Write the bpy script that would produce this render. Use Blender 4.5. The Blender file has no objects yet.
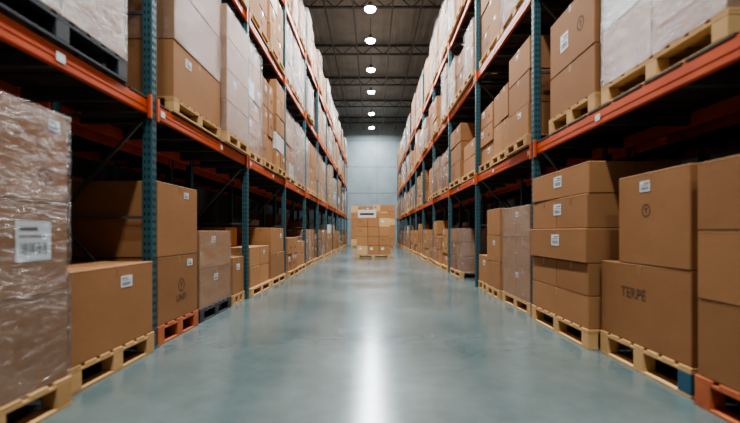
import bpy, math, random
from mathutils import Matrix, Vector
random.seed(7)
R = random.Random(11)
scene = bpy.context.scene
COL = scene.collection
try: scene.view_settings.look = 'AgX - Medium High Contrast'
except Exception: pass

# ---------------------------------------------------------------- materials
def new_mat(name):
    m = bpy.data.materials.new(name); m.use_nodes = True
    nt = m.node_tree; nt.nodes.clear()
    out = nt.nodes.new('ShaderNodeOutputMaterial')
    return m, nt, out
def N(nt, t, **kw):
    n = nt.nodes.new(t)
    for k, v in kw.items():
        if k in n.inputs: n.inputs[k].default_value = v
        else: setattr(n, k, v)
    return n
def ramp(nt, stops):
    r = nt.nodes.new('ShaderNodeValToRGB')
    e = r.color_ramp.elements
    e[0].position, e[0].color = stops[0][0], (*stops[0][1], 1)
    e[1].position, e[1].color = stops[-1][0], (*stops[-1][1], 1)
    for p, c in stops[1:-1]:
        x = e.new(p); x.color = (*c, 1)
    return r
def coords(nt, scale=(1,1,1), kind='Object'):
    tc = nt.nodes.new('ShaderNodeTexCoord')
    mp = nt.nodes.new('ShaderNodeMapping'); mp.inputs['Scale'].default_value = scale
    nt.links.new(tc.outputs[kind], mp.inputs['Vector'])
    return mp.outputs['Vector']
def surface(name, c1, c2, rough=0.6, nscale=4.0, stretch=(1,1,1), bump=0.1, bscale=40, metallic=0.0, spec=0.5, tint=False, contrast=(0.3,0.7)):
    m, nt, out = new_mat(name); L = nt.links.new
    p = N(nt, 'ShaderNodeBsdfPrincipled', Roughness=rough, Metallic=metallic)
    p.inputs['Specular IOR Level'].default_value = spec
    v = coords(nt, stretch)
    n = N(nt, 'ShaderNodeTexNoise', Scale=nscale, Detail=5.0)
    L(v, n.inputs['Vector'])
    if tint:
        a = N(nt, 'ShaderNodeAttribute'); a.attribute_name = 'tint'
        oi = N(nt, 'ShaderNodeObjectInfo')
        mx = N(nt, 'ShaderNodeMath', operation='MULTIPLY_ADD'); L(n.outputs['Fac'], mx.inputs[0]); mx.inputs[1].default_value = 0.3
        L(a.outputs['Fac'], mx.inputs[2])
        m2 = N(nt, 'ShaderNodeMath', operation='MULTIPLY_ADD'); L(oi.outputs['Random'], m2.inputs[0]); m2.inputs[1].default_value = 0.22
        L(mx.outputs[0], m2.inputs[2])
        m3 = N(nt, 'ShaderNodeMath', operation='SUBTRACT'); L(m2.outputs[0], m3.inputs[0]); m3.inputs[1].default_value = 0.26
        r = ramp(nt, [(0.0, c1), (1.0, c2)]); L(m3.outputs[0], r.inputs['Fac'])
    else:
        r = ramp(nt, [(contrast[0], c1), (contrast[1], c2)]); L(n.outputs['Fac'], r.inputs['Fac'])
    L(r.outputs['Color'], p.inputs['Base Color'])
    n2 = N(nt, 'ShaderNodeTexNoise', Scale=bscale, Detail=3.0); L(v, n2.inputs['Vector'])
    b = N(nt, 'ShaderNodeBump', Strength=bump, Distance=0.01); L(n2.outputs['Fac'], b.inputs['Height'])
    L(b.outputs['Normal'], p.inputs['Normal'])
    L(p.outputs[0], out.inputs['Surface'])
    return m

M_CARD = surface('cardboard', (0.175,0.075,0.030), (0.46,0.228,0.100), rough=0.75, nscale=2.5, stretch=(1,1,1.6), bump=0.14, bscale=14, spec=0.25, tint=True)
M_TAPE = surface('packing_tape', (0.27,0.135,0.06), (0.34,0.18,0.085), rough=0.28, bump=0.05)
M_SEAM = surface('box_seam_shadow', (0.06,0.032,0.017), (0.08,0.04,0.02), rough=0.9)
M_LABEL = surface('paper_label', (0.60,0.64,0.67), (0.72,0.74,0.76), rough=0.6, bump=0.02)
M_INK = surface('printed_ink', (0.045,0.035,0.03), (0.07,0.05,0.04), rough=0.8)
M_FADE = surface('faded_print', (0.10,0.05,0.03), (0.14,0.07,0.04), rough=0.8)
M_WOOD = surface('pallet_pine', (0.32,0.165,0.065), (0.72,0.45,0.21), rough=0.75, nscale=3.0, stretch=(2,2,6), bump=0.3, bscale=25, spec=0.25, tint=True)
M_DWOOD = surface('pallet_dark_plastic', (0.02,0.022,0.026), (0.04,0.042,0.046), rough=0.55)
M_OWOOD = surface('pallet_painted_orange', (0.36,0.085,0.028), (0.52,0.15,0.055), rough=0.65, nscale=5, bump=0.3)
M_BLUE = surface('pallet_painted_blue', (0.02,0.08,0.13), (0.035,0.12,0.18), rough=0.6)
M_ORANGE = surface('rack_beam_orange', (0.50,0.062,0.012), (0.62,0.095,0.02), rough=0.42, nscale=3, bump=0.05)
M_TEAL = surface('rack_upright_teal', (0.022,0.075,0.088), (0.034,0.105,0.12), rough=0.45, nscale=3, bump=0.05)
M_HOLE = surface('upright_slot_dark', (0.006,0.012,0.015), (0.01,0.018,0.02), rough=0.9)
M_DECK = surface('rack_deck_board', (0.035,0.026,0.02), (0.075,0.055,0.042), rough=0.85, nscale=6)
M_STEEL = surface('dark_steel', (0.06,0.062,0.064), (0.09,0.092,0.095), rough=0.5, bump=0.03)
M_LSTEEL = surface('galvanised_steel', (0.30,0.31,0.31), (0.42,0.43,0.43), rough=0.45, metallic=0.3, bump=0.03)
M_WHITEW = surface('white_carton', (0.40,0.37,0.33), (0.62,0.59,0.54), rough=0.6, tint=True)

def wrap_mat(name, white, base, col):
    m, nt, out = new_mat(name); L = nt.links.new
    v = coords(nt, (1.0,1.0,3.5))
    n = N(nt, 'ShaderNodeTexNoise', Scale=2.2, Detail=5.0, Distortion=2.2, Roughness=0.45); L(v, n.inputs['Vector'])
    r = ramp(nt, [(0.40,(base,)*3),(0.60,((base+white)/2,)*3),(0.72,(white,)*3)]); L(n.outputs['Fac'], r.inputs['Fac'])
    n2 = N(nt, 'ShaderNodeTexNoise', Scale=4.0, Detail=3.0, Distortion=3.0); L(v, n2.inputs['Vector'])
    b = N(nt, 'ShaderNodeBump', Strength=0.7, Distance=0.04); L(n2.outputs['Fac'], b.inputs['Height'])
    tr = N(nt, 'ShaderNodeBsdfTransparent'); tr.inputs['Color'].default_value = (0.97,0.975,0.98,1)
    p = N(nt, 'ShaderNodeBsdfPrincipled', Roughness=0.3); p.inputs['Base Color'].default_value = (*col,1)
    L(b.outputs['Normal'], p.inputs['Normal'])
    mx = N(nt, 'ShaderNodeMixShader'); L(r.outputs['Color'], mx.inputs['Fac']); L(tr.outputs[0], mx.inputs[1]); L(p.outputs[0], mx.inputs[2])
    gl = N(nt, 'ShaderNodeBsdfGlossy', Roughness=0.16); gl.inputs['Color'].default_value=(1,1,1,1); L(b.outputs['Normal'], gl.inputs['Normal'])
    m2 = N(nt, 'ShaderNodeMixShader'); m2.inputs['Fac'].default_value = 0.10; L(mx.outputs[0], m2.inputs[1]); L(gl.outputs[0], m2.inputs[2])
    L(m2.outputs[0], out.inputs['Surface'])
    return m
M_WRAP = wrap_mat('stretch_film', 0.20, 0.03, (0.60,0.60,0.58))
M_WRAPW = wrap_mat('stretch_film_cloudy', 0.50, 0.16, (0.62,0.62,0.60))

MATS = [M_CARD, M_TAPE, M_SEAM, M_LABEL, M_INK, M_WOOD, M_DWOOD, M_OWOOD, M_BLUE, M_ORANGE, M_TEAL, M_HOLE, M_DECK, M_STEEL, M_LSTEEL, M_WHITEW, M_WRAP, M_WRAPW, M_FADE]
IDX = {m: i for i, m in enumerate(MATS)}

# ---------------------------------------------------------------- geometry accumulator
class Geo:
    def __init__(s): s.v=[]; s.f=[]; s.m=[]; s.t=[]; s.M=None
    def _add(s, vs, fs, mat, tint, center=None):
        o = len(s.v)
        if center is None: center = sum((Vector(a) for a in vs), Vector())/len(vs)
        vv = [Vector(a) for a in vs]
        for f in fs:
            c = sum((vv[i] for i in f), Vector())/len(f)
            nrm = (vv[f[1]]-vv[f[0]]).cross(vv[f[2]]-vv[f[1]])
            if nrm.dot(c-center) < 0: f = tuple(reversed(f))
            s.f.append(tuple(o+i for i in f)); s.m.append(mat); s.t.append(tint)
        s.v += [(s.M @ a) if s.M else a for a in vv]
    def box(s, lo, hi, mat, tint=0.5, b=0.0, rot=0.0):
        c = [(lo[i]+hi[i])/2 for i in range(3)]; h = [abs(hi[i]-lo[i])/2 for i in range(3)]
        vs=[]; fs=[]
        if b <= 0:
            vs=[(sx*h[0],sy*h[1],sz*h[2]) for sx in(-1,1) for sy in(-1,1) for sz in(-1,1)]
            fs=[(0,1,3,2),(4,6,7,5),(0,4,5,1),(2,3,7,6),(0,2,6,4),(1,5,7,3)]
        else:
            b=min(b,min(h)*0.6); ix={}
            for sx in(-1,1):
                for sy in(-1,1):
                    for sz in(-1,1):
                        for a in range(3):
                            sg=(sx,sy,sz); ix[(sg,a)]=len(vs)
                            vs.append(tuple(sg[k]*(h[k]-(0 if k==a else b)) for k in range(3)))
            for a in range(3):
                o=[k for k in range(3) if k!=a]
                for sa in(-1,1):
                    q=[]
                    for p,r_ in((-1,-1),(1,-1),(1,1),(-1,1)):
                        sg=[0,0,0]; sg[a]=sa; sg[o[0]]=p; sg[o[1]]=r_; q.append(ix[(tuple(sg),a)])
                    fs.append(tuple(q))
            for a,bx,cx in((0,1,2),(0,2,1),(1,2,0)):
                for sa in(-1,1):
                    for sb in(-1,1):
                        g1=[0]*3; g1[a]=sa; g1[bx]=sb; g1[cx]=-1; g2=list(g1); g2[cx]=1
                        g1=tuple(g1); g2=tuple(g2)
                        fs.append((ix[(g1,a)],ix[(g2,a)],ix[(g2,bx)],ix[(g1,bx)]))
            for sx in(-1,1):
                for sy in(-1,1):
                    for sz in(-1,1):
                        g=(sx,sy,sz); fs.append((ix[(g,0)],ix[(g,1)],ix[(g,2)]))
        ca,sa=math.cos(rot),math.sin(rot)
        vs=[(c[0]+x*ca-y*sa, c[1]+x*sa+y*ca, c[2]+z) for x,y,z in vs]
        s._add(vs,fs,IDX[mat] if mat in IDX else mat,tint,Vector(c))
    def strut(s, a, b, w, mat, tint=0.5):
        a=Vector(a); b=Vector(b); d=(b-a).normalized()
        up=Vector((0,0,1)) if abs(d.z)<0.95 else Vector((1,0,0))
        u=d.cross(up).normalized()*w/2; v=d.cross(u).normalized()*w/2
        vs=[a-u-v,a+u-v,a+u+v,a-u+v,b-u-v,b+u-v,b+u+v,b-u+v]
        s._add(vs,[(0,1,2,3),(4,5,6,7),(0,1,5,4),(1,2,6,5),(2,3,7,6),(3,0,4,7)],IDX[mat],tint)
    def cyl(s, c, r0, r1, z0, z1, mat, n=20, tint=0.5):
        vs=[(c[0]+r0*math.cos(2*math.pi*i/n),c[1]+r0*math.sin(2*math.pi*i/n),z0) for i in range(n)]
        vs+=[(c[0]+r1*math.cos(2*math.pi*i/n),c[1]+r1*math.sin(2*math.pi*i/n),z1) for i in range(n)]
        fs=[(i,(i+1)%n,n+(i+1)%n,n+i) for i in range(n)]+[tuple(range(n)),tuple(range(n,2*n))]
        s._add(vs,fs,IDX[mat] if mat in IDX else mat,tint)
    def mesh(s, name):
        me=bpy.data.meshes.new(name); me.from_pydata([tuple(a) for a in s.v],[],s.f)
        used=sorted(set(s.m)); mp={u:i for i,u in enumerate(used)}
        for u in used: me.materials.append(MATS[u])
        me.polygons.foreach_set('material_index',[mp[i] for i in s.m])
        at=me.attributes.new('tint','FLOAT','FACE'); at.data.foreach_set('value',s.t)
        me.update(); return me
    def obj(s, name, parent=None, loc=(0,0,0)):
        o=bpy.data.objects.new(name,s.mesh(name)); COL.objects.link(o); o.location=loc
        if parent: o.parent=parent
        return o
def empty(name, loc=(0,0,0)):
    e=bpy.data.objects.new(name,None); COL.objects.link(e); e.location=loc; e.empty_display_size=0.3; return e

# ---------------------------------------------------------------- parts
def pallet_geo(g, x0,x1,y0,y1,h,mat,tint=0.5,blue_end=0):
    """block pallet: deck boards run along x, stringer boards along y, 3x3 blocks, bottom skids"""
    z=0.0; t=0.022; bh=h-3*t
    D=x1-x0; W=y1-y0
    rr=lambda: tint+R.uniform(-0.18,0.18)
    bw=0.11
    xs=[x0, (x0+x1)/2-bw/2, x1-bw]
    for xa in xs: g.box((xa,y0,0),(xa+bw,y1,t),mat,rr(),0.003)
    for xa in xs:
        for k,yc in enumerate((y0+0.07,(y0+y1)/2,y1-0.07)):
            mm = M_BLUE if (blue_end and k==0) else mat
            g.box((xa,yc-0.068,t),(xa+bw,yc+0.068,t+bh),mm,rr(),0.004)
    for xa in xs: g.box((xa,y0,t+bh),(xa+bw,y1,2*t+bh),mat,rr(),0.003)
    n=max(5,int(W/0.17)); wd=W/n*0.78
    for i in range(n):
        ya=y0+(W-wd)*i/(n-1)
        g.box((x0,ya,2*t+bh),(x1,ya+wd,h),mat,rr(),0.003)

def carton_geo(g, lo, hi, tint, face=1, label=False, mark=False, fine=True, mat=None, rot=0.0):
    """closed corrugated box with centre flap seam, tape, optional label; face=+1 -> aisle side is +x"""
    mat = mat or M_CARD
    g.box(lo,hi,mat,tint,0.007,rot)
    if rot: return
    e=0.0012
    xm=(lo[0]+hi[0])/2; ym=(lo[1]+hi[1])/2
    dx,dy,dz=(hi[i]-lo[i] for i in range(3))
    xf = hi[0] if face>0 else lo[0]
    def onface(ya,yb,za,zb,m,t=0.5,d=1.0):
        g.box((min(xf,xf+face*e*d),ya,za),(max(xf,xf+face*e*d),yb,zb),m,t)
    g.box((lo[0]+.02,ym-0.028,hi[2]),(hi[0]-.008,ym+0.028,hi[2]+e*0.6),M_TAPE)
    if fine:
        onface(ym-0.028,ym+0.028,hi[2]-min(0.09,dz*.25),hi[2]-.006,M_TAPE,d=.7)
        g.box((xm-0.028,lo[1]-e,hi[2]-.08),(xm+0.028,lo[1],hi[2]-.006),M_TAPE)
        onface(lo[1]+.008,hi[1]-.008,hi[2]-.012,hi[2]-.009,M_SEAM,d=.5)
    if label:
        lw=R.uniform(.10,.16); lh=lw*R.uniform(.55,.8)
        ya=lo[1]+dy*R.uniform(.12,.6); za=hi[2]-lh-dz*R.uniform(.1,.25)
        ya=min(ya,hi[1]-lw-.02)
        onface(ya,ya+lw,za,za+lh,M_LABEL,d=2)
        onface(ya+.01,ya+lw*.6,za+lh*.65,za+lh*.72,M_INK,d=2.4)
        onface(ya+.01,ya+lw*.8,za+lh*.2,za+lh*.45,M_INK,d=2.4)
    if mark:
        yc=lo[1]+dy*R.uniform(.35,.65); zc=lo[2]+dz*.35; s=min(dy,dz)*.09
        onface(yc-2.2*s,yc+2.2*s,zc,zc+.35*s,M_FADE,d=1.4)
        for k in range(4): onface(yc-2*s+k*s*1.1,yc-2*s+k*s*1.1+.6*s,zc+.6*s,zc+1.6*s,M_FADE,d=1.4)

def wrap_geo(g, lo, hi, mat):
    """film sleeve: slightly irregular rings hugging the load"""
    rr=random.Random(int((lo[1]+hi[2])*1000)+3)
    nz=7; ring=[]
    for k in range(nz+1):
        z=lo[2]+(hi[2]-lo[2])*k/nz
        pts=[]
        for (xa,ya,xb,yb) in ((lo[0],lo[1],hi[0],lo[1]),(hi[0],lo[1],hi[0],hi[1]),(hi[0],hi[1],lo[0],hi[1]),(lo[0],hi[1],lo[0],lo[1])):
            for j in range(5):
                t=j/5; x=xa+(xb-xa)*t; y=ya+(yb-ya)*t
                pts.append((x+rr.uniform(-.0,.007)*(1 if x>(lo[0]+hi[0])/2 else -1), y+rr.uniform(0,.007)*(1 if y>(lo[1]+hi[1])/2 else -1), z))
        ring.append(pts)
    n=20; vs=[p for r_ in ring for p in r_]
    fs=[(k*n+i,k*n+(i+1)%n,(k+1)*n+(i+1)%n,(k+1)*n+i) for k in range(nz) for i in range(n)]
    fs.append(tuple(nz*n+i for i in range(n)))
    g._add(vs,fs,IDX[mat],.5,Vector([(lo[i]+hi[i])/2 for i in range(3)]))

# ---------------------------------------------------------------- generic pallet-load meshes (shared)
def load_mesh(W, H, wrap, ph=0.16, seed=0, depth=1.0, pm=None, ny=None):
    global R
    R=random.Random(seed)
    g=Geo()
    pallet_geo(g,-depth/2,depth/2,-W/2,W/2,ph,pm or M_WOOD,R.uniform(.4,.75))
    nlay=max(2,round((H-ph)/R.choice([.36,.45,.55,.42])))
    ny=ny or (R.choice([1,2,2]) if W<1.2 else R.choice([2,2,3]))
    nx=2; lh=(H-ph)/nlay
    base=R.uniform(.35,.8)
    for k in range(nlay):
        nyk=ny if R.random()<.75 else max(1,ny-1)
        ins=R.uniform(0,.03)
        for i in range(nx):
            for j in range(nyk):
                if k==nlay-1 and not wrap and R.random()<.25: continue
                cw=(W-.04-2*ins)/nyk; cd=(depth-.04)/nx
                x0=-depth/2+.02+i*cd+(ins if i==0 else 0); x1=x0+cd-.006-(ins if i==0 else 0)-R.uniform(0,.03)*(i==1)
                y0=-W/2+.02+ins+j*cw; y1=y0+cw-.012
                z0=ph+.001+k*lh; z1=z0+lh-.007
                wm = M_WHITEW if (R.random()<.05) else M_CARD
                carton_geo(g,(x0,y0,z0),(x1,y1,z1),base+R.uniform(-.2,.2),1,label=(i==1 and R.random()<.5),mark=(i==1 and R.random()<.25),mat=wm)
    if wrap:
        wrap_geo(g,(-depth/2+.008,-W/2+.008,ph*.6),(depth/2-.004,W/2-.008,H+.004),wrap)
    return g.mesh('pallet_load_of_boxes')

VAR={}
sd=100
for W in (0.98,1.44):
    for H in (1.05,1.3,1.6,1.9,2.2):
        for q in range(4):
            w=[None,M_WRAP,M_WRAPW,None][q]
            sd+=1; VAR[(W,H,q)]=load_mesh(W,H,w,seed=sd)
def place_load(side, yc, z, W, H, q, x=2.8, name='pallet_load_of_boxes'):
    o=bpy.data.objects.new(name,VAR[(W,H,q)]); COL.objects.link(o)
    o.location=(side*x,yc,z); o.rotation_euler=(0,0,0 if side<0 else math.pi)
    return o

# ---------------------------------------------------------------- room shell
XW=8.5; Y0=-9.0; Y1=40.0; ZC=11.7
def floor_material():
    m, nt, out = new_mat('polished_concrete_floor'); L=nt.links.new
    p=N(nt,'ShaderNodeBsdfPrincipled'); p.inputs['Specular IOR Level'].default_value=0.85
    v=coords(nt)
    n1=N(nt,'ShaderNodeTexNoise',Scale=0.45,Detail=8.0,Roughness=0.62); L(v,n1.inputs['Vector'])
    n2=N(nt,'ShaderNodeTexNoise',Scale=6.0,Detail=6.0,Roughness=0.7); L(v,n2.inputs['Vector'])
    mx=N(nt,'ShaderNodeMath',operation='MULTIPLY_ADD'); L(n2.outputs['Fac'],mx.inputs[0]); mx.inputs[1].default_value=.35; 
    L(n1.outputs['Fac'],mx.inputs[2])
    r=ramp(nt,[(0.45,(0.082,0.110,0.106)),(0.9,(0.160,0.198,0.190))]); L(mx.outputs[0],r.inputs['Fac']); L(r.outputs['Color'],p.inputs['Base Color'])
    mr=N(nt,'ShaderNodeMapRange'); L(n1.outputs['Fac'],mr.inputs['Value'])
    mr.inputs['From Min'].default_value=.3; mr.inputs['From Max'].default_value=.7; mr.inputs['To Min'].default_value=.15; mr.inputs['To Max'].default_value=.25
    L(mr.outputs[0],p.inputs['Roughness'])
    b=N(nt,'ShaderNodeBump',Strength=.06,Distance=.01); L(n2.outputs['Fac'],b.inputs['Height']); L(b.outputs['Normal'],p.inputs['Normal'])
    L(p.outputs[0],out.inputs['Surface']); return m
M_FLOOR=floor_material()
M_WALL=surface('painted_concrete_wall',(0.26,0.315,0.33),(0.34,0.40,0.415),rough=.7,nscale=.8,bump=.05)
M_SWALL=surface('side_wall_panel',(0.08,0.085,0.085),(0.11,0.115,0.115),rough=.8,nscale=.8)
M_JOINT=surface('wall_joint',(0.14,0.17,0.18),(0.18,0.21,0.22),rough=.8)
M_CEIL=surface('roof_deck_metal',(0.23,0.235,0.225),(0.31,0.315,0.30),rough=.6,nscale=1.2)
for mm in (M_FLOOR,M_WALL,M_SWALL,M_JOINT,M_CEIL): IDX[mm]=len(MATS); MATS.append(mm)

g=Geo(); g.box((-XW,Y0,-.2),(XW,Y1,0),M_FLOOR); g.obj('floor')
g=Geo(); g.box((-XW,Y1,0),(XW,Y1+.2,ZC),M_WALL)
for z in (2.4,4.9,7.4,9.9): g.box((-XW,Y1-.012,z-.02),(XW,Y1,z+.02),M_JOINT)
for x in (-6,-3,0,3,6): g.box((x-.015+.4,Y1-.012,0),(x+.015+.4,Y1,ZC),M_JOINT)
g.obj('wall_back')
g=Geo(); g.box((-XW,Y0-.2,0),(XW,Y0,ZC),M_WALL); g.obj('wall_front')
g=Geo(); g.box((-XW-.2,Y0,0),(-XW,Y1,ZC),M_SWALL); g.obj('wall_left')
g=Geo(); g.box((XW,Y0,0),(XW+.2,Y1,ZC),M_SWALL); g.obj('wall_right')
g=Geo(); g.box((-XW,Y0,ZC),(XW,Y1,ZC+.2),M_CEIL)
x=-XW+.1
while x<XW-.2:
    g.box((x,Y0,ZC-.06),(x+.16,Y1,ZC),M_CEIL); x+=.38
g.obj('ceiling')

# roof trusses
def truss(y):
    g=Geo(); zt=ZC-.12; zb=ZC-.6; xe=XW-.02
    g.box((-xe,y-.05,zt-.05),(xe,y+.05,zt+.05),M_STEEL); g.box((-xe,y-.05,zb-.04),(xe,y+.05,zb+.04),M_STEEL)
    n=15; s=2*xe/n
    for i in range(n):
        xa=-xe+i*s
        g.strut((xa,y,zb),(xa+s/2,y,zt),.035,M_STEEL); g.strut((xa+s/2,y,zt),(xa+s,y,zb),.035,M_STEEL)
    g.obj('roof_truss')
y=-6.0
while y<39: truss(y); y+=4.9
g=Geo()
for x in (-3.4,-2.1,-.85,.85,2.1,3.4):
    g.box((x-.035,Y0+.02,ZC-.76),(x+.035,Y1-.02,ZC-.645),M_STEEL)
g.obj('roof_purlins')

# ---------------------------------------------------------------- lamps
m,nt,out=new_mat('lamp_lens'); e=N(nt,'ShaderNodeEmission',Strength=60.0); e.inputs['Color'].default_value=(0.90,0.97,1,1); nt.links.new(e.outputs[0],out.inputs['Surface'])
M_LENS=m; IDX[m]=len(MATS); MATS.append(m)
def lamp(x,y,z=10.55,power=520):
    e=empty('high_bay_lamp',(x,y,z))
    g=Geo(); g.cyl((0,0),.25,.25,0.0,.05,M_LSTEEL,28); g.cyl((0,0),.22,.12,.05,.17,M_LSTEEL,28); g.cyl((0,0),.07,.07,.17,.27,M_STEEL,16)
    g.strut((0,0,.27),(0,0,ZC-.065-z),.02,M_STEEL); g.obj('housing',e)
    g=Geo(); g.cyl((0,0),.20,.24,-.07,0.0,M_LENS,28); g.obj('lens',e)
    L=bpy.data.lights.new('lamp_light','AREA'); L.shape='DISK'; L.size=.44; L.energy=power; L.color=(0.89,0.96,1.0)
    o=bpy.data.objects.new('lamp_light',L); COL.objects.link(o); o.parent=e; o.location=(0,0,-.09)
LY=[-6.5,-3,0.5,4,7.5,11,14.4,17.6,20.5,24.2,28.0,33.2,37.6]  # negative entries: unseen lamps added behind the camera to light the box fronts
for y in LY: lamp(-.12 if y>16 else 0,y, power=(330 if y<2 else 440))

# ---------------------------------------------------------------- racks
XA,XB=2.25,3.35
def rack(side, posts, levels, top, xa=XA, depth=1.1, tags=True):
    r=empty('pallet_rack',(side*xa,0,0)); X=lambda d: side*d
    U=Geo(); B=Geo(); D=Geo(); T=Geo()
    def bx(G,d0,d1,y0,y1,z0,z1,mat,t=.5,b=0):
        a,c=sorted((side*d0,side*d1)); G.box((a,y0,z0),(c,y1,z1),mat,t,b)
    for y in posts:
        for d in (0,depth-.1):
            bx(U,d,d+.1,y,y+.1,0.012,top,M_TEAL,b=.008)
            bx(U,d-.02,d+.12,y-.02,y+.12,0,0.012,M_TEAL)
        z=.15
        while z<top-.1:
            if y<22 and xa<3:
                for s_ in (0.03,0.07):
                    bx(U,-.0012,0,y+s_-.009,y+s_+.009,z,z+.034,M_HOLE)
                bx(U,.03-.009,.03+.009,y-.0012,y,z,z+.034,M_HOLE); bx(U,.07-.009,.07+.009,y-.0012,y,z,z+.034,M_HOLE)
            z+=.076 if y<12 else .15
        z=.3; k=0
        while z<top-1.0:
            U.strut((X(.08),y+.05,z),(X(depth-.08),y+.05,z),.03,M_STEEL)
            z2=min(z+1.05,top-.1)
            p,q=((.08,depth-.08) if k%2==0 else (depth-.08,.08))
            U.strut((X(p),y+.05,z),(X(q),y+.05,z2),.03,M_STEEL); z=z2; k+=1
    for i in range(len(posts)-1):
        ya,yb=posts[i]+.1,posts[i+1]
        for lv in levels:
            for d in (.025,depth-.075):
                bx(B,d,d+.05,ya,yb,lv-.075,lv+.075,M_ORANGE,b=.008)
                bx(B,d-.004,d+.054,ya,yb,lv-.012,lv+.004,M_ORANGE)
            for yy in (ya,yb-.045):
                bx(B,-.012,.02,yy,yy+.045,lv-.12,lv+.12,M_ORANGE,b=.003)
            for k in range(4):
                yy=ya+.35+k*(yb-ya-.7)/3
                bx(D,.075,depth-.075,yy-.03,yy+.03,lv-.05,lv+.06,M_STEEL)
            n=9
            for k in range(n):
                s=(yb-ya)/n
                bx(D,.02,depth-.02,ya+k*s+.01,ya+(k+1)*s-.035,lv+.0755,lv+.095,M_DECK)
            if tags:
                for f in (.04,.6):
                    yy=ya+(yb-ya)*f; bx(T,.0195,.0205,yy,yy+.09,lv-.035,lv+.03,M_LABEL)
    for G,n in ((U,'upright_frames'),(B,'load_beams'),(D,'deck_boards'),(T,'bin_tags')):
        if G.v: G.obj(n,r)
    return r
LP=[1.02+3.25*i for i in range(-1,12)]
RP=[-1.6,1.6]+[2.57+3.3*i for i in range(1,12)]
LP=[p for p in LP if p<38.5]; RP=[p for p in RP if p<39]
LL=[2.47,5.08,7.1]; RL=[2.36,4.6,6.7]
rack(-1,LP,LL,8.6); rack(1,RP,RL,8.4)
rack(-1,LP[:9],[2.47,5.08],6.5,xa=3.62,tags=False); rack(1,RP[:9],[2.36,4.6],6.5,xa=3.62,tags=False)

# ---------------------------------------------------------------- hand-placed near goods
R=random.Random(5)
RJ=random.Random(77)
def pallet(side,xf,y0,y1,h,mat=None,depth=.98,z=0,blue=0):
    g=Geo(); a,b=sorted((side*xf,side*(xf+depth)))
    cx,cy=(a+b)/2,(y0+y1)/2
    pallet_geo(g,a-cx,b-cx,y0-cy,y1-cy,h,mat or M_WOOD,.6,blue)
    return g.obj('wooden_pallet' if mat is not M_DWOOD else 'plastic_pallet',None,(cx,cy,z))
def carton(side,xf,y0,y1,z0,z1,depth=.95,tint=.5,label=None,mark=None,text=None,wrap=None,split=1,white=False):
    """label=(v along y from near edge, z from top, w, h)"""
    a,b=sorted((side*xf,side*(xf+depth))); face=-side
    cx,cy=(a+b)/2,(y0+y1)/2
    g=Geo(); w=(y1-y0)/split
    for k in range(split):
        carton_geo(g,(a-cx,y0-cy+k*w+.003,.0015),(b-cx,y0-cy+(k+1)*w-.003,z1-z0-.0025),tint+(.08*k-.04 if split>1 else 0),face,mat=M_WHITEW if white else M_CARD)
    xx=(b-cx) if face>0 else (a-cx)
    def q(v0,v1,za,zb,m,d):
        p=sorted((xx,xx+face*d)); g.box((p[0],y0-cy+v0,za),(p[1],y0-cy+v1,zb),m)
    H=z1-z0
    if label:
        for (v,zt,lw,lh) in (label if isinstance(label,list) else [label]):
            q(v,v+lw,H-zt-lh,H-zt,M_LABEL,.003)
            q(v+.08*lw,v+.6*lw,H-zt-.25*lh,H-zt-.16*lh,M_FADE,.0036)
            q(v+.08*lw,v+.8*lw,H-zt-.42*lh,H-zt-.36*lh,M_FADE,.0036)
            for k in range(12): q(v+(.1+.065*k)*lw,v+(.12+.065*k+.012*(k%3))*lw,H-zt-.85*lh,H-zt-.55*lh,M_INK,.0036)
    if mark:
        for (v,zc,s) in mark:
            n=24
            for k in range(n):
                a0=2*math.pi*k/n
                yv=v+s*math.cos(a0); zv=zc+s*math.sin(a0)
                q(yv-.12*s,yv+.12*s,zv-.12*s,zv+.12*s,M_FADE,.0015)
            q(v-.12*s,v+.12*s,zc-.5*s,zc+.5*s,M_FADE,.0015); q(v-.4*s,v+.4*s,zc+.2*s,zc+.38*s,M_FADE,.0015)
    o=g.obj('cardboard_box',None,(cx,cy,z0))
    if not wrap: o.rotation_euler=(0,0,RJ.uniform(-.009,.009))
    if wrap:
        g2=Geo(); wrap_geo(g2,(a-cx-.01,y0-cy-.008,-.0),(b-cx+.01,y1-cy+.008,H+.002),wrap); g2.obj('stretch_wrap',o)
    if text:
        s,v,zc,size=text
        c=bpy.data.curves.new('printed_text','FONT'); c.body=s; c.size=size; c.align_x='CENTER'; c.extrude=.0006
        t=bpy.data.objects.new('printed_text',c); COL.objects.link(t); t.parent=o
        t.location=(xx+face*.002,y0-cy+v,zc); t.rotation_euler=(math.pi/2,0,math.pi/2*face)
        c.materials.append(M_FADE)
    return o

# LEFT floor
pallet(-1,2.10,1.75,2.93,.2,depth=1.05)
for k,(a,b) in enumerate(((.2,.8),(.8,1.4),(1.4,2.0))):
    carton(-1,2.12,1.77,2.92,a,b,depth=1.0,tint=.38+.05*k,label=[(.72,.13,.27,.25)] if k==1 else ([(.97,.06,.1,.07)] if k==2 else None),mark=[(.95,.16,.05)] if k==2 else None,wrap=M_WRAP)
pallet(-1,2.20,3.04,4.23,.2)
carton(-1,2.21,3.06,4.22,.2,.91,tint=.5,label=(.62,.10,.17,.10))
pallet(-1,2.25,4.40,5.42,.2,mat=M_OWOOD)
carton(-1,2.26,4.41,5.4,.2,.93,tint=.5,label=(.70,.06,.14,.08),mark=[(.55,.38,.07)],text=('UNIT',.55,.2,.11))
carton(-1,2.26,4.40,5.4,.93,1.74,tint=.6,label=(.62,.07,.12,.07),depth=1.0)
pallet(-1,2.27,5.52,6.72,.17,mat=M_DWOOD)
carton(-1,2.28,5.53,6.71,.17,.70,tint=.6,label=(.5,.1,.14,.09),wrap=M_WRAP)
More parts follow.
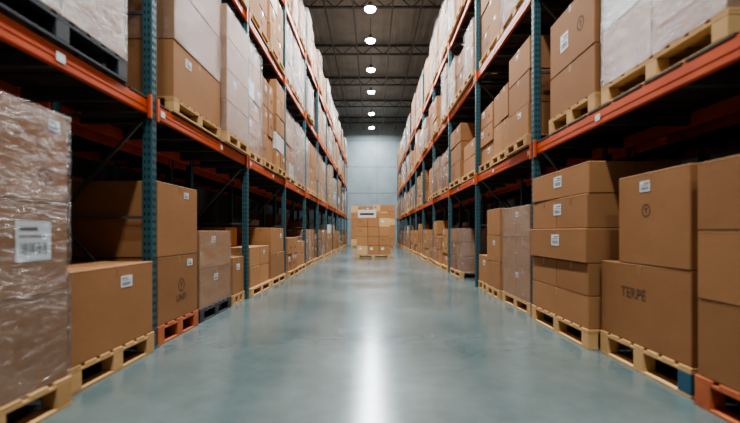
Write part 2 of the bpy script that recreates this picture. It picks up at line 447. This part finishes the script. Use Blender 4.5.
carton(-1,2.28,5.53,6.71,.70,1.22,tint=.62,label=(.4,.08,.14,.09),wrap=M_WRAP)
pallet(-1,2.28,6.84,7.46,.16)
carton(-1,2.29,6.85,7.45,.16,.78,tint=.6,label=(.2,.12,.16,.1))
# RIGHT floor
pallet(1,2.24,1.75,2.93,.21,mat=M_OWOOD)
for k,(a,b) in enumerate(((.21,.74),(.74,1.21),(1.21,1.68))):
    carton(1,2.25,1.76,2.92,a,b,tint=.45+.07*(k%2))
pallet(1,2.28,3.01,4.22,.22,blue=1)
carton(1,2.29,3.02,4.21,.22,.92,depth=.97,tint=.5,text=('TERPE',.68,.40,.13))
carton(1,2.29,3.02,3.92,.92,1.70,depth=.97,tint=.55,label=(.45,.07,.13,.09),mark=[(.5,.46,.05)])
pallet(1,2.19,4.28,5.80,.2)
zz=[.2,.54,.88,1.24,1.60,1.93]
for k in range(5):
    carton(1,2.20-(.03 if k==2 else 0),4.29,5.79,zz[k],zz[k+1],depth=.96,tint=.6-.08*(k%2),split=1 if k in(0,2,4) else 2,label=[(.62,.07,.2,.13)] if k in(2,3,4) else None)
pallet(1,2.26,6.04,7.34,.17)
for k in range(3):
    carton(1,2.27,6.06,7.32,.17+k*.477,.17+(k+1)*.477,tint=.6,split=2,label=(.5,.08,.12,.08) if k!=1 else None,wrap=M_WRAP)
pallet(1,2.24,7.45,8.30,.16)
for k in range(3): carton(1,2.25,7.46,8.29,.16+k*.49,.16+(k+1)*.49,tint=.5+.06*k,label=(.3,.1,.12,.08) if k==1 else None)
pallet(1,2.28,8.38,9.10,.16)
carton(1,2.29,8.39,9.09,.16,.72,tint=.65,label=(.2,.1,.14,.1)); 
# LEFT shelf 1
zl=2.47+.0955
pallet(-1,2.25,2.25,3.85,.2,mat=M_DWOOD,z=zl)
for k in range(3): carton(-1,2.26,2.27,3.83,zl+.2+k*.62,zl+.2+(k+1)*.62,tint=.65,split=2,wrap=M_WRAPW,label=(.9,.2,.2,.12) if k==0 else None)
pallet(-1,2.25,4.75,6.22,.17,z=zl)
for k in range(3): carton(-1,2.26,4.77,6.20,zl+.17+k*.66,zl+.17+(k+1)*.66,tint=.6,label=(.3,.1,.16,.1) if k==0 else None,wrap=M_WRAP if k else None)
pallet(-1,2.2,6.34,7.46,.17,z=zl)
for k in range(4): carton(-1,2.21,6.35,7.45,zl+.17+k*.48,zl+.17+(k+1)*.48,tint=.66,wrap=M_WRAP,label=(.3,.1,.14,.1) if k==1 else None)
# RIGHT shelf 1
zr=2.36+.0955
pallet(1,2.3,2.72,4.24,.2,z=zr)
for k in range(2): carton(1,2.31,2.74,4.22,zr+.2+k*.55,zr+.2+(k+1)*.55,tint=.8,split=2,wrap=M_WRAPW,white=(k==1))
pallet(1,2.3,4.36,5.5,.2,z=zr)
carton(1,2.31,4.37,5.48,zr+.2,zr+.72,tint=.6)
carton(1,2.31,4.37,5.48,zr+.72,zr+1.42,tint=.6,label=(.6,.28,.2,.2),mark=[(.3,.35,.07)])

# ---------------------------------------------------------------- generic rows
R=random.Random(23)
def fill(side,posts,z,start,hs,end=38.4,x=2.74,empty_p=.03,qs=(0,1,2,3)):
    for i in range(len(posts)-1):
        a,b=posts[i]+.13,posts[i+1]-.03
        if b>end+.5: break
        clear=b-a
        if R.random()<.45: ws=[1.44,1.44]
        else: ws=[.98,.98,.98]
        if clear>4: ws=[.98,1.44,1.44]
        gap=(clear-sum(ws))/(len(ws)+1); y=a+gap
        for w in ws:
            if y>=start and R.random()>empty_p:
                place_load(side,y+w/2,z,w,R.choice(hs),R.choice(qs),x=x+R.uniform(-.05,.05))
            y+=w+gap
fill(-1,LP,0.0,7.6,(1.05,1.3,1.6,1.3),x=2.72,qs=(0,1,3,0))
fill(1,RP,0.0,9.2,(1.05,1.3,1.6,1.3),x=2.72,qs=(0,1,3,0))
fill(-1,LP,LL[0]+.0955,7.6,(1.9,1.9,2.2,1.6),qs=(0,1,3,1,2))
fill(1,RP,RL[0]+.0955,5.9,(1.3,1.3,1.6,1.6),qs=(0,1,3,0))
U_=(0,1,2,1,3)
fill(-1,LP,LL[1]+.0955,0,(1.3,1.6,1.6),qs=U_)
fill(1,RP,RL[1]+.0955,0,(1.3,1.6,1.6),qs=U_)
fill(-1,LP,LL[2]+.0955,0,(1.3,1.6,1.6),qs=U_)
fill(1,RP,RL[2]+.0955,0,(1.6,1.9,1.9),qs=U_)
fill(-1,LP[:9],0,1,(1.3,1.6,1.9),x=4.18,empty_p=.3); fill(1,RP[:9],0,1,(1.3,1.6,1.9),x=4.18,empty_p=.3)
fill(-1,LP[:9],LL[0]+.0955,1,(1.3,1.6),x=4.18,empty_p=.1); fill(1,RP[:9],RL[0]+.0955,1,(1.3,1.6),x=4.18,empty_p=.1)

# ---------------------------------------------------------------- end-of-aisle stock
def stack(xc,yc,W,H,nx,nl,seed,name='pallet_load_of_boxes',signs=False):
    global R
    R=random.Random(seed); g=Geo()
    D=1.1
    g.M=Matrix.Rotation(math.pi/2,4,'Z')
    pallet_geo(g,-D/2,D/2,-W/2,W/2,.16,M_WOOD,.7)
    g.M=None
    lh=(H-.16)/nl; cw=W/nx
    for k in range(nl):
        for i in range(nx):
            for j in range(2):
                x0=-W/2+i*cw; y0=-D/2+j*D/2
                g.box((x0+.006,y0+.006,.161+k*lh),(x0+cw-.006,y0+D/2-.006,.16+(k+1)*lh-.012),M_CARD if (i+k)%5 else M_WOOD,.95+R.uniform(-.12,.12),.008)
                if j==0 and R.random()<.5:
                    g.box((x0+.1,y0+.0045,.161+(k+.5)*lh),(x0+.1+.13,y0+.006,.161+(k+.75)*lh),M_LABEL if R.random()<.5 else M_TAPE)
    if signs:
        g.box((-W/2+.05,-D/2+.1,H),(-W/2+.05+.85,D/2-.1,H+.36),M_WHITEW,1.3,.008)
        g.box((-W/2+.95,-D/2+.1,H),(W/2-.08,D/2-.1,H+.24),M_CARD,.9,.008)
        g.box((-W/2+.15,-D/2+.095,H+.13),(-W/2+.8,-D/2+.1,H+.22),M_INK)
    return g.obj(name,None,(xc,yc,0))
stack(0.02,20.0,1.55,1.86,3,4,1,signs=True)
stack(-.86,33.0,1.68,3.2,3,6,20); stack(.86,33.0,1.68,3.3,3,6,21)

# ---------------------------------------------------------------- world & camera
w=bpy.data.worlds.new('World'); scene.world=w; w.use_nodes=True
w.node_tree.nodes['Background'].inputs['Color'].default_value=(0.5,0.6,0.65,1); w.node_tree.nodes['Background'].inputs['Strength'].default_value=.3
cam=bpy.data.cameras.new('camera'); co=bpy.data.objects.new('camera',cam); COL.objects.link(co); scene.camera=co
co.location=(0,0,1.2); co.rotation_euler=(math.pi/2,0,0)
cam.sensor_width=36; cam.lens=36*420/740; cam.shift_y=20.5/740; cam.shift_x=-3/740
cam.clip_end=200
cam.dof.use_dof=True; cam.dof.focus_distance=10.0; cam.dof.aperture_fstop=0.75
